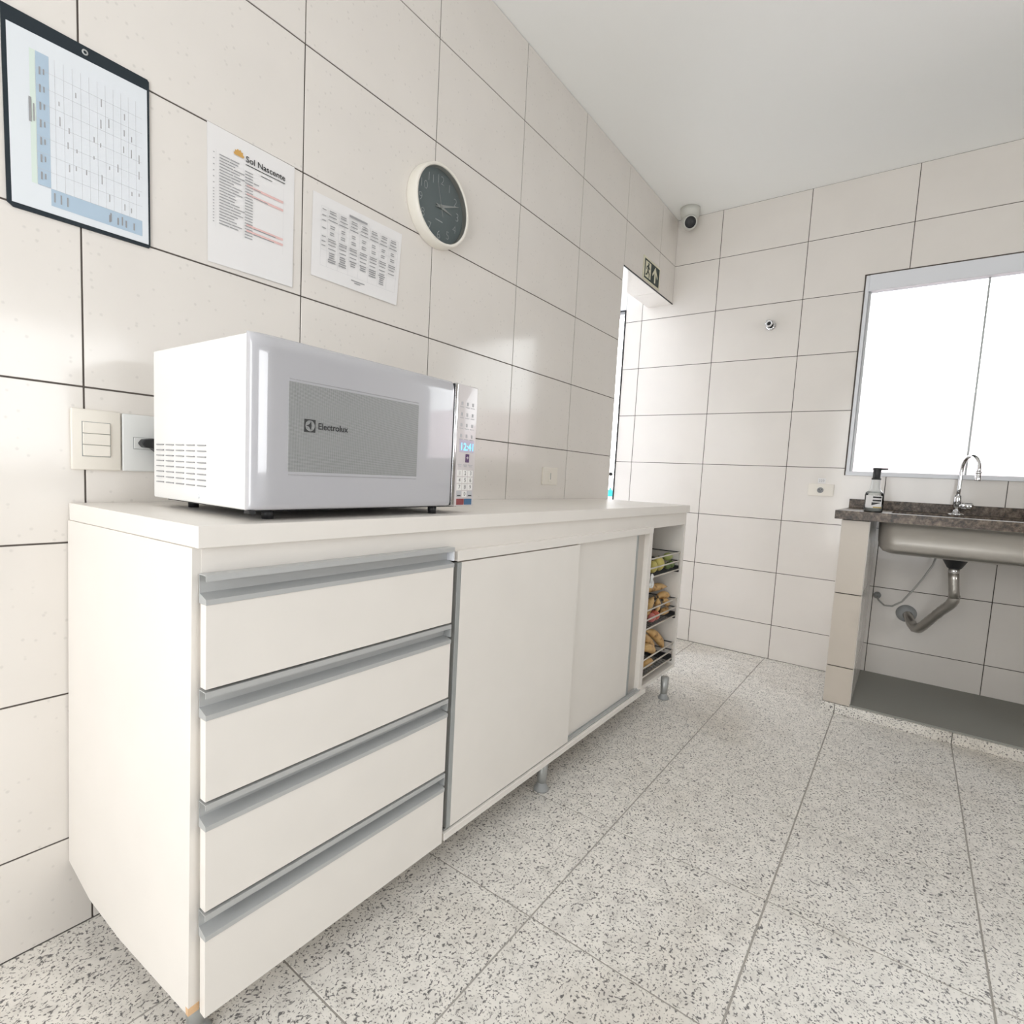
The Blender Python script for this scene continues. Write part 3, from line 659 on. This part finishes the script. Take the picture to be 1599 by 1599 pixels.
m = MB(); rect(m, P1, .135, .172, .145, .905, .0056); flat(m, 'green_band', GREENP, s1)
m = MB(); q_ = random.Random(5)
for k in range(8): rect(m, P1, .175, .262, .145+k*.095, .1465+k*.095, .0060)
for k in range(8): rect(m, P1, .262, .95, .145+k*.095, .1462+k*.095, .0058)
for k in range(11): rect(m, P1, .30+k*.06, .3015+k*.06, .145, .905, .0058)
for k in range(6):
    for j in range(11):
        if q_.random() < .6:
            u = .315+j*.06+q_.random()*.015; v = .165+k*.115+q_.random()*.03; rect(m, P1, u, u+.009, v, v+.02+q_.random()*.04, .0059)
flat(m, 'printed_table', INKL, s1, kind='stuff')
m = MB()
for k in range(7):
    v = .18+k*.1; rect(m, P1, .195, .206, v, v+.045, .0062); rect(m, P1, .222, .231, v+.008, v+.04, .0062)
for k in range(5): u = .28+k*.045 if k < 3 else .42+k*.09; rect(m, P1, u, u+.010, .07, .125, .0062)
for k in range(4): u = .68+k*.065; rect(m, P1, u, u+.012, .065, .11, .0062)
rect(m, P1, .125, .143, .49, .63, .0062); rect(m, P1, .153, .162, .5, .6, .0062)
flat(m, 'printed_words', INKG, s1, kind='stuff')

pa = thing('notice_sheet', (.367, 0, 1.565), 'portrait paper list headed Sol Nascente taped to the left wall', 'paper')
m = MB(); m.prism([(.2515, -.0006, 1.889), (.483, -.0006, 1.888), (.4805, -.0030, 1.569), (.254, -.0012, 1.5655)], (0, -.0006, 0)); m.build('sheet', PAPER, pa)
def P2(u, v, d=.0016): return Vector((.2525+u*.2295, -.0026-.0016*(1-v)*u-.0004-d*.2, 1.567+v*.3215))
m = MB()
# orange rising sun drawn as a half disc with rays
c0 = (.33, .872)
pts = [P2(c0[0]+.05*math.cos(math.pi*t/12)*(1+.25*(t % 2)), c0[1]+.042*math.sin(math.pi*t/12)*(1+.25*(t % 2))-.012) for t in range(13)]
m.add(pts, [tuple(range(13))]); flat(m, 'sun_logo', SUNO, pa)
m = MB().text('Sol Nascente', P2(.405, .846), X, Z, .0205, off=.012, depth=.0003); m.build('heading', INK, pa)
m = MB(); q_ = random.Random(9)
rect(m, P2, .405, .88, .822, .828, 1e-3); rect(m, P2, .58, .72, .790, .795, 1e-3)
flat(m, 'rule_line', INK, pa, kind='stuff')
m = MB()
for k in (5, 8, 19, 21): v = .775-k*.0215; rect(m, P2, .42, .86, v-.008, v+.010, 2e-4)
flat(m, 'highlight_band', PINK, pa, kind='stuff')
m = MB()
for k in range(24):
    v = .80-k*.0218
    wl = .12+q_.random()*.14; rect(m, P2, .12, .12+wl*.6, v, v+.0075, 1e-3); rect(m, P2, .12+wl*.63, .12+wl+.03, v, v+.0075, 1e-3)
    rect(m, P2, .40, .49, v-.03, v-.0225, 1e-3)
    if k in (3, 5, 8, 19, 21): rect(m, P2, .50, .56+q_.random()*.28, v-.03, v-.0225, 1e-3)
    if k % 2 == 0 or k > 12: rect(m, P2, .055, .068, v, v+.007, 1e-3)
flat(m, 'printed_lines', INKG, pa, kind='stuff')
m = MB(); rect(m, P2, .085, .086, .27, .83, 8e-4); rect(m, P2, .385, .386, .25, .83, 8e-4); rect(m, P2, .86, .861, .25, .78, 8e-4); flat(m, 'table_rule', INKL, pa, kind='stuff')

pb = thing('menu_sheet', (.70, 0, 1.622), 'landscape paper table with seven columns taped below and left of the clock', 'paper')
m = MB(); m.prism([(.541, -.0010, 1.854), (.877, -.0006, 1.858), (.859, -.0045, 1.623), (.538, -.0020, 1.6225)], (0, -.0006, 0)); m.build('sheet', PAPER, pb)
def P3(u, v, d=1e-3): return Vector((.5395+(.3365-.0175*(1-v))*u, -.0056-d*.3, 1.6232+.2325*v+.002*u))
m = MB(); q_ = random.Random(4)
rect(m, P3, .37, .57, .885, .91, 1e-3)
for c_ in range(7):
    u0 = .15+c_*.116
    for (v, n_, wd_) in ((.83, 2, .07), (.765, 1, .085), (.72, 1, .098), (.655, 2, .05), (.575, 2, .055), (.49, 2, .09), (.425, 1, .085), (.375, 1, .08)):
        for j in range(n_): rect(m, P3, u0+(.1-wd_)/2, u0+(.1+wd_)/2-q_.random()*.012, v-j*.026, v-j*.026+.012, 1e-3)
    for j in range((5, 5, 3, 3, 4, 6, 0)[c_]): wj = .05+q_.random()*.035; rect(m, P3, u0+(.1-wj)/2, u0+(.1+wj)/2, .325-j*.027, .325-j*.027+.014, 1e-3)
for v in (.82, .75, .69, .60, .50, .44, .39): rect(m, P3, .09, .13, v, v+.012, 1e-3)
rect(m, P3, .42, .58, .10, .112, 1e-3); rect(m, P3, .46, .53, .075, .087, 1e-3)
flat(m, 'printed_words', INKG, pb, kind='stuff')
m = MB()
for c_ in range(9): u = (.08, .145, .261, .377, .493, .609, .725, .841, .957)[c_]; rect(m, P3, u, u+.0012, .15, .86, 8e-4)
for v in (.15, .345, .455, .52, .61, .69, .75, .80, .86): rect(m, P3, .08, .957, v, v+.0015, 8e-4)
flat(m, 'table_rule', INKL, pb, kind='stuff')

# ------------------------------------------------------------------ wall clock
ck = thing('wall_clock', (1.027, 0, 1.865), 'round white-rimmed clock with a slate face on the left wall', 'clock')
cc = Vector((1.027, 0, 2.002)); AX = Vector((0, -1, 0))
MB().lathe([(0, .0006), (.1355, .0006), (.1365, .004), (.1350, .030), (.1330, .0405), (.1290, .0435), (.1235, .0425), (.1225, .038), (.122, .020)], cc, AX, 72).build('rim', CLKW, ck)
fc = MB().disc(cc+AX*.0205, .1225, AX, 64); fc.keep = False
fc.m = 0; fo = MB().lathe([(.1225, .018), (.1225, .0205), (.0, .0205)], cc, AX, 64).build('face', CLKF, ck)
for h in range(1, 13):
    g_ = math.radians(90-30*h); r_ = .0915; c = cc+AX*.0208+X*(math.cos(g_)*r_)+Z*(math.sin(g_)*r_-.0148)
    MB().text(str(h), c, X, Z, .041, off=-.018, depth=.0004, align='CENTER').build('numeral', CLKN, ck)
def hand(name, tip, w0, tail, d, w1=.0008):
    t = Vector((tip[0]-1.023, 0, tip[1]-1.998)); ln = t.length; t.normalize(); s_ = Vector((t.z, 0, -t.x)); c = cc+AX*d
    m_ = MB(); m_.prism([c-t*tail-s_*w1, c-s_*w0, c+t*ln-s_*w1, c+t*ln+s_*w1, c+s_*w0, c-t*tail+s_*w1], AX*.0009); return m_.build(name, CLKH, ck)
hand('hour_hand', (1.082, 1.990), .0050, .022, .025); hand('minute_hand', (1.113, 2.030), .0050, .026, .0275)
hand('second_hand', (1.002, 2.070), .0007, .035, .030, .0007)
MB().lathe([(0, .021), (.006, .021), (.006, .031), (0, .0315)], cc, AX, 20).build('hub', CLKH, ck)
MB().box(1.027-.018, 1.027+.018, -.0212, -.0207, 1.954, 1.9575).build('small_print', CLKN, ck)
MB().lathe([(.1228, .0385), (.122, .0385), (.0, .0385)], cc, AX, 64).build('glass', CGLASS, ck)

# ------------------------------------------------------------------ exit sign
ex = thing('exit_sign', (2.94, 0, 2.316), 'small dark green exit sign with running figure and arrow above the doorway', 'sign')
MB().box(2.808, 3.074, -.0035, -.0004, 2.318, 2.455).build('panel', SIGNL, ex, bevel=.0006, seg=1)
MB().box(2.826, 3.060, -.0042, -.0034, 2.329, 2.443).build('green_field', SIGNB, ex)
MB().box(2.838, 2.922, -.0050, -.0041, 2.339, 2.433).build('doorway_symbol', SIGNL, ex)
def flatpoly(pts, y, t, name, mt): m_ = MB(); m_.prism([Vector((a, y, b_)) for a, b_ in pts], (0, -t, 0)); return m_.build(name, mt, ex)
m = MB()
m.lathe([(0, 0), (.0085, 0), (.0085, .0006), (0, .0006)], (2.884, -.005, 2.421), (0, -1, 0), 14)
for a, b_, w_ in (((2.880, 2.410), (2.876, 2.378), .009), ((2.876, 2.380), (2.900, 2.365), .006), ((2.900, 2.365), (2.897, 2.342), .005), ((2.876, 2.380), (2.862, 2.358), .006), ((2.862, 2.358), (2.845, 2.352), .005), ((2.882, 2.407), (2.902, 2.395), .0045), ((2.879, 2.408), (2.858, 2.402), .0045), ((2.858, 2.402), (2.852, 2.385), .004)):
    a = Vector((a[0], -.005, a[1])); b_ = Vector((b_[0], -.005, b_[1])); t = (b_-a).normalized(); s_ = Vector((t.z, 0, -t.x))*w_
    m.prism([a-s_-t*w_*.4, a+s_-t*w_*.4, b_+s_*.8+t*w_*.4, b_-s_*.8+t*w_*.4], (0, -.0006, 0))
m.build('running_figure', SIGNB, ex)
flatpoly([(2.9905, 2.436), (3.032, 2.386), (3.030, 2.372), (3.0005, 2.402), (3.0005, 2.340), (2.9805, 2.340), (2.9805, 2.402), (2.951, 2.372), (2.949, 2.386)], -.0041, .0009, 'arrow_symbol', SIGNL)

# ------------------------------------------------------------------ security camera
sc_ = thing('security_camera', (3.215, -.118, CH), 'small white dome security camera under the ceiling in the far corner', 'security camera')
cx, cy = 3.215, -.118
MB().lathe([(0, 0), (.062, 0), (.062, -.030), (.054, -.055), (.048, -.062), (0, -.062)], (cx, cy, CH-.0005), n=32).build('base', CAMW, sc_)
dr = Vector((-.80, -.42, -.42)).normalized(); bc = Vector((cx, cy, CH-.083))
MB().ball(bc, .050).build('dome', CAMW, sc_)
MB().lathe([(.0, .036), (.041, .036), (.0415, .050), (.037, .054), (.0345, .051), (.0, .051)], bc, dr, 32).build('lens_collar', CAMW, sc_)
MB().lathe([(.0345, .051), (.033, .053), (.0, .0535)], bc, dr, 32).build('lens', BLACK, sc_)

# ------------------------------------------------------------------ wall valve stub
vv = thing('wall_faucet_stub', (L, -.641, 2.07), 'small chrome pipe stub with a dark mouth high on the far wall', 'pipe fitting')
MB().lathe([(0, 0), (.030, 0), (.028, .008), (.016, .012), (.016, .012)], (L-.0003, -.641, 2.087), (-1, 0, 0), 24).build('flange', CHROME, vv)
MB().lathe([(.014, .010), (.014, .045), (.0195, .046), (.0195, .062), (.0125, .062), (.012, .040)], (L, -.641, 2.087), (-1, 0, 0), 20).build('pipe', CHROME, vv)
MB().disc((L-.046, -.641, 2.087), .0125, (-1, 0, 0), 20).build('mouth', BLACK, vv)
MB().tube([(L-.02, -.641, 2.087), (L-.030, -.622, 2.108), (L-.034, -.618, 2.114)], .006, 8).build('side_spur', CHROME, vv)

# ------------------------------------------------------------------ sink unit
XF = 2.655
# plinth (raised base) with speckled edge
pl_ = thing('plinth', (3.0, -1.75, 0), 'low raised base under the sink with a speckled tile kerb along its front', 'plinth')
MB().box(XF+.012, L-.002, -1.180, -2.36, .0, .058).build('cement_bed', SBASE, pl_)
for a, b_ in ((-1.1765, -1.2325), (-1.2355, -1.680), (-1.683, -2.128), (-2.131, -2.36)):
    MB().box(XF-.0, XF+.016, a, b_, .0005, .049).build('kerb_tile', FLOOR, pl_, bevel=.001, seg=1)
# piers
def pier(y0, y1, lab, org):
    p_ = thing('tiled_pier', org, lab, 'pillar')
    zt = .952
    MB().box(XF+.007, L-.003, y0-.006, y1+.006, .0585, zt).build('masonry_core', GROUT, p_)
    zj = (.0505, .236, .5955, zt)
    for k in range(3):
        MB().box(XF, XF+.008, y0-.003, y1+.003, zj[k]+.002, zj[k+1]-.003).build('tile', PIER, p_, bevel=.0006, seg=1)
    xs = (XF+.010, XF+.24, L-.003)
    zs = (.0585, .236, .5955, zt)
    for k in range(3):
        for (ya, yb) in ((y0-.0005, y0-.0065), (y1+.0005, y1+.0065)):
            for j in range(2): MB().box(xs[j]+.001, xs[j+1]-.002, ya, yb, zs[k]+.002, zs[k+1]-.002).build('tile', TILE, p_, bevel=.0005, seg=1)
    return p_
pier(-1.180, -1.297, 'tile-clad pier holding the left end of the sink counter', (3.0, -1.24, 0))
pier(-2.20, -2.32, 'unseen tile-clad pier set in at the right end of the sink counter to block side light', (3.0, -2.26, 0))  # unseen pier, moved in to keep side light from under the counter
# counter slab with basin cut-out
SX0, SX1, SY0, SY1 = 2.745, 3.165, -1.37, -2.06
m = cells(split(XF-.035, L-.004, (SX0, SX1)), split(1.154, 2.36, (-SY0, -SY1)), [(SX0, SX1, -SY0, -SY1)], lambda u, v: Vector((u, -v, .9945)), Z, .0405)
ct = m.build('sink_counter', GRANITE, label='polished brown granite sink counter with a matching upstand', cat='countertop')
MB().box(L-.025, L-.0035, -1.154, -2.36, .995, 1.0455).build('upstand', GRANITE, ct, bevel=.001, seg=1)
# basin
bs = thing('sink_basin', (2.955, -1.72, .80), 'stainless steel sink basin slung under the granite counter', 'sink')
m = MB(); n_s = 7
def rrect(x0, x1, y0, y1, r, z, k=6):
    out = []
    for cx_, cy_, a0 in ((x1-r, y1-r, 0), (x0+r, y1-r, 90), (x0+r, y0+r, 180), (x1-r, y0+r, 270)):
        for i in range(k+1): g_ = math.radians(a0+90*i/k); out.append((cx_+r*math.cos(g_), cy_+r*math.sin(g_), z))
    return out
rings = []
for (ins, z, r) in ((-.012, .9538, .07), (-.012, .9515, .07), (.0, .9515, .07), (.004, .86, .07), (.010, .832, .065), (.026, .812, .05), (.055, .802, .04)):
    rings.append(rrect(SX0-.03+ins, SX1+.03-ins, -2.11+ins, -1.326-ins, r, z))
k_ = len(rings[0]); vs = [v for r_ in rings for v in r_]
fs = [(i*k_+j, i*k_+(j+1) % k_, (i+1)*k_+(j+1) % k_, (i+1)*k_+j) for i in range(1, len(rings)-1) for j in range(k_)]+[tuple((len(rings)-1)*k_+j for j in range(k_))]
m.smooth = True; m.add(vs, fs); bo = m.build('bowl', STEEL, bs)
sol = bo.modifiers.new('thickness', 'SOLIDIFY'); sol.thickness = .0015
# faucet
fa = thing('faucet', (3.10, -1.623, .995), 'chrome gooseneck faucet standing on the granite counter', 'faucet')
FX = 3.20
MB().lathe([(0, 0), (.036, 0), (.034, .006), (.02, .010), (0, .010)], (FX, -1.628, .9947), n=28).build('base_flange', CHROME, fa)
MB().lathe([(0, .008), (.0165, .008), (.0165, .085), (.0135, .10), (0, .10)], (FX, -1.628, .9947), n=20).build('valve_body', CHROME, fa)
gp = [(FX, -1.628, 1.08), (FX, -1.629, 1.14), (FX-.002, -1.630, 1.20)]
for i in range(1, 13):
    g_ = math.pi*(1-i/12*.97); rr_ = .058
    u = rr_*(1+math.cos(g_)); gp.append((FX-.004-u*.95, -1.630-u*.16, 1.205+rr_*1.3*math.sin(g_)))
# swing the spout mostly sideways so that its arch reads broad
gp = [(FX, -1.628, 1.08), (FX, -1.6285, 1.13), (FX, -1.629, 1.18), (FX, -1.630, 1.215)]
for i in range(1, 13):
    g_ = math.pi*(1-i/12); u = .029*(1+math.cos(g_)); gp.append((FX-u*2.6, -1.630-u*.95, 1.222+.070*math.sin(g_)))
e_ = gp[-1]; gp.append((e_[0], e_[1], 1.205))
MB().tube(gp, .0085, 12).build('spout', CHROME, fa)
MB().lathe([(0, 0), (.0115, 0), (.0125, .004), (.0125, .024), (.0105, .026), (.0105, .034), (.012, .036), (.012, .044), (0, .046)], (e_[0], e_[1], 1.168), n=20).build('aerator', CHROME, fa)
hd = MB().tube([(FX, -1.628, 1.045), (FX-.008, -1.650, 1.043)], .010, 12).build('handle_stem', CHROME, fa)
MB().tube([(FX-.008, -1.648, 1.043), (FX-.020, -1.688, 1.041)], [.0165, .0175], 16).build('handle', CHROME, fa)
# soap bottle
sb = thing('soap_bottle', (2.72, -1.298, .995), 'clear pump bottle with a black head near the left end of the sink counter', 'bottle')
c = (2.72, -1.298, .9947)
MB().lathe([(0, .0005), (.036, .0005), (.0385, .004), (.0385, .080), (.036, .092), (.024, .103), (.0195, .112), (.018, .150), (.0165, .155), (0, .155)], c, n=32).build('bottle_body', PET, sb)
MB().lathe([(.0, .004), (.035, .004), (.035, .035), (.0, .035)], c, n=28).build('liquid', LIQ, sb)
MB().lathe([(.0365, .090), (.0245, .1035), (.0205, .112), (.0185, .151), (.017, .156)], (c[0], c[1], c[2]+.0005), n=28).build('shoulder', LIQ, sb)
MB().lathe([(0, .153), (.0195, .153), (.0195, .160), (.016, .161), (.0155, .197), (.019, .203), (.017, .208), (0, .208)], c, n=24).build('pump_head', BLACK, sb)
sp = MB(); sp.hexa([(c[0]-.006, c[1]-.01, c[2]+.198), (c[0]+.006, c[1]-.01, c[2]+.198), (c[0]+.003, c[1]-.042, c[2]+.201), (c[0]-.004, c[1]-.042, c[2]+.201), (c[0]-.006, c[1]-.01, c[2]+.208), (c[0]+.006, c[1]-.01, c[2]+.208), (c[0]+.003, c[1]-.042, c[2]+.208), (c[0]-.004, c[1]-.042, c[2]+.208)])
sp.build('pump_spout', BLACK, sb)
def wrap(a0, a1, z0, z1, r_, name, mt, sk=0):
    m_ = MB(); k = 10; vs = []
    for i in range(k+1):
        g_ = math.radians(a0+(a1-a0)*i/k)
        for z in (z0+sk*i/k, z1): vs.append((c[0]+r_*math.cos(g_), c[1]+r_*math.sin(g_), c[2]+z))
    m_.smooth = True; m_.add(vs, [(2*i, 2*i+2, 2*i+3, 2*i+1) for i in range(k)]); m_.keep = True; return m_.build(name, mt, sb)
wrap(125, 235, .020, .078, .0389, 'label_wrap', PAPER)
wrap(175, 228, .066, .074, .0393, 'label_print', INK); wrap(175, 228, .051, .059, .0393, 'label_print', INK); wrap(170, 222, .032, .046, .0393, 'label_print', INK, .012)
wrap(180, 235, .020, .026, .0393, 'label_stripe', mat('label_gold', (.55, .42, .15), .5))
# drain
dn = thing('drain_trap', (3.0, -1.636, .80), 'grey drain pipe bending from the sink outlet down to the wall', 'drain pipe')
MB().lathe([(0, 0), (.062, 0), (.062, -.008), (.052, -.012), (.028, -.055), (.024, -.058), (0, -.058)], (2.98, -1.636, .8005), n=28).build('drain_funnel', BLACK, dn)
MB().lathe([(0, 0), (.0225, 0), (.0225, -.022), (.020, -.024), (0, -.024)], (2.98, -1.636, .744), n=24).build('drain_nut', CHROME, dn)
MB().tube([(2.98, -1.636, .725), (2.982, -1.640, .69), (2.985, -1.645, .645), (2.99, -1.650, .600)], .0215, 14).build('tailpiece', STEEL, dn)
path = [(2.99, -1.650, .615), (3.0, -1.650, .585), (3.02, -1.642, .560), (3.06, -1.615, .52), (3.12, -1.578, .455), (3.17, -1.552, .405), (3.205, -1.535, .378), (3.24, -1.520, .372), (3.27, -1.505, .385), (3.30, -1.492, .41), (L-.01, -1.482, .425)]
pp = []
for i in range(len(path)-1):
    for t in range(5): pp.append(Vector(path[i]).lerp(Vector(path[i+1]), t/5))
pp.append(Vector(path[-1]))
MB().tube(pp, [.0225+(.0016 if i % 2 else -.0008) for i in range(len(pp))], 14).build('flexible_pipe', STEEL, dn)
MB().lathe([(0, 0), (.048, 0), (.046, .008), (.024, .014), (0, .014)], (L-.0005, -1.477, .427), (-1, 0, 0), 28).build('wall_flange', GPLA, dn)
hv = thing('supply_hose', (L, -1.335, .49), 'thin grey supply hose looping from a wall valve under the sink', 'hose')
MB().lathe([(0, 0), (.018, 0), (.018, .022), (.012, .024), (.012, .04), (0, .04)], (L-.0005, -1.336, .508), (-1, 0, 0), 16).build('valve', GPLA, hv)
h_ = [(3.30, -1.336, .508), (3.27, -1.345, .49), (3.24, -1.375, .47), (3.22, -1.41, .475), (3.20, -1.45, .51), (3.18, -1.49, .58), (3.16, -1.53, .66), (3.15, -1.56, .73), (3.15, -1.575, .80)]
MB().tube(h_, .0048, 8).build('hose', HOSE, hv)

# ------------------------------------------------------------------ outside: teal bottle on a ledge, seen through the slit
MB().box(4.05, 4.35, .70, 1.1, -.1, .930).build('yard_ledge', WHITEW, label='white ledge outside the outer door', cat='ledge')
MB().lathe([(0, 0), (.024, 0), (.024, .050), (.018, .062), (.009, .068), (.009, .082), (0, .082)], (4.2, .786, .9305), n=16).build('teal_bottle', TEAL, label='small teal bottle glimpsed outside through the doorway', cat='bottle')
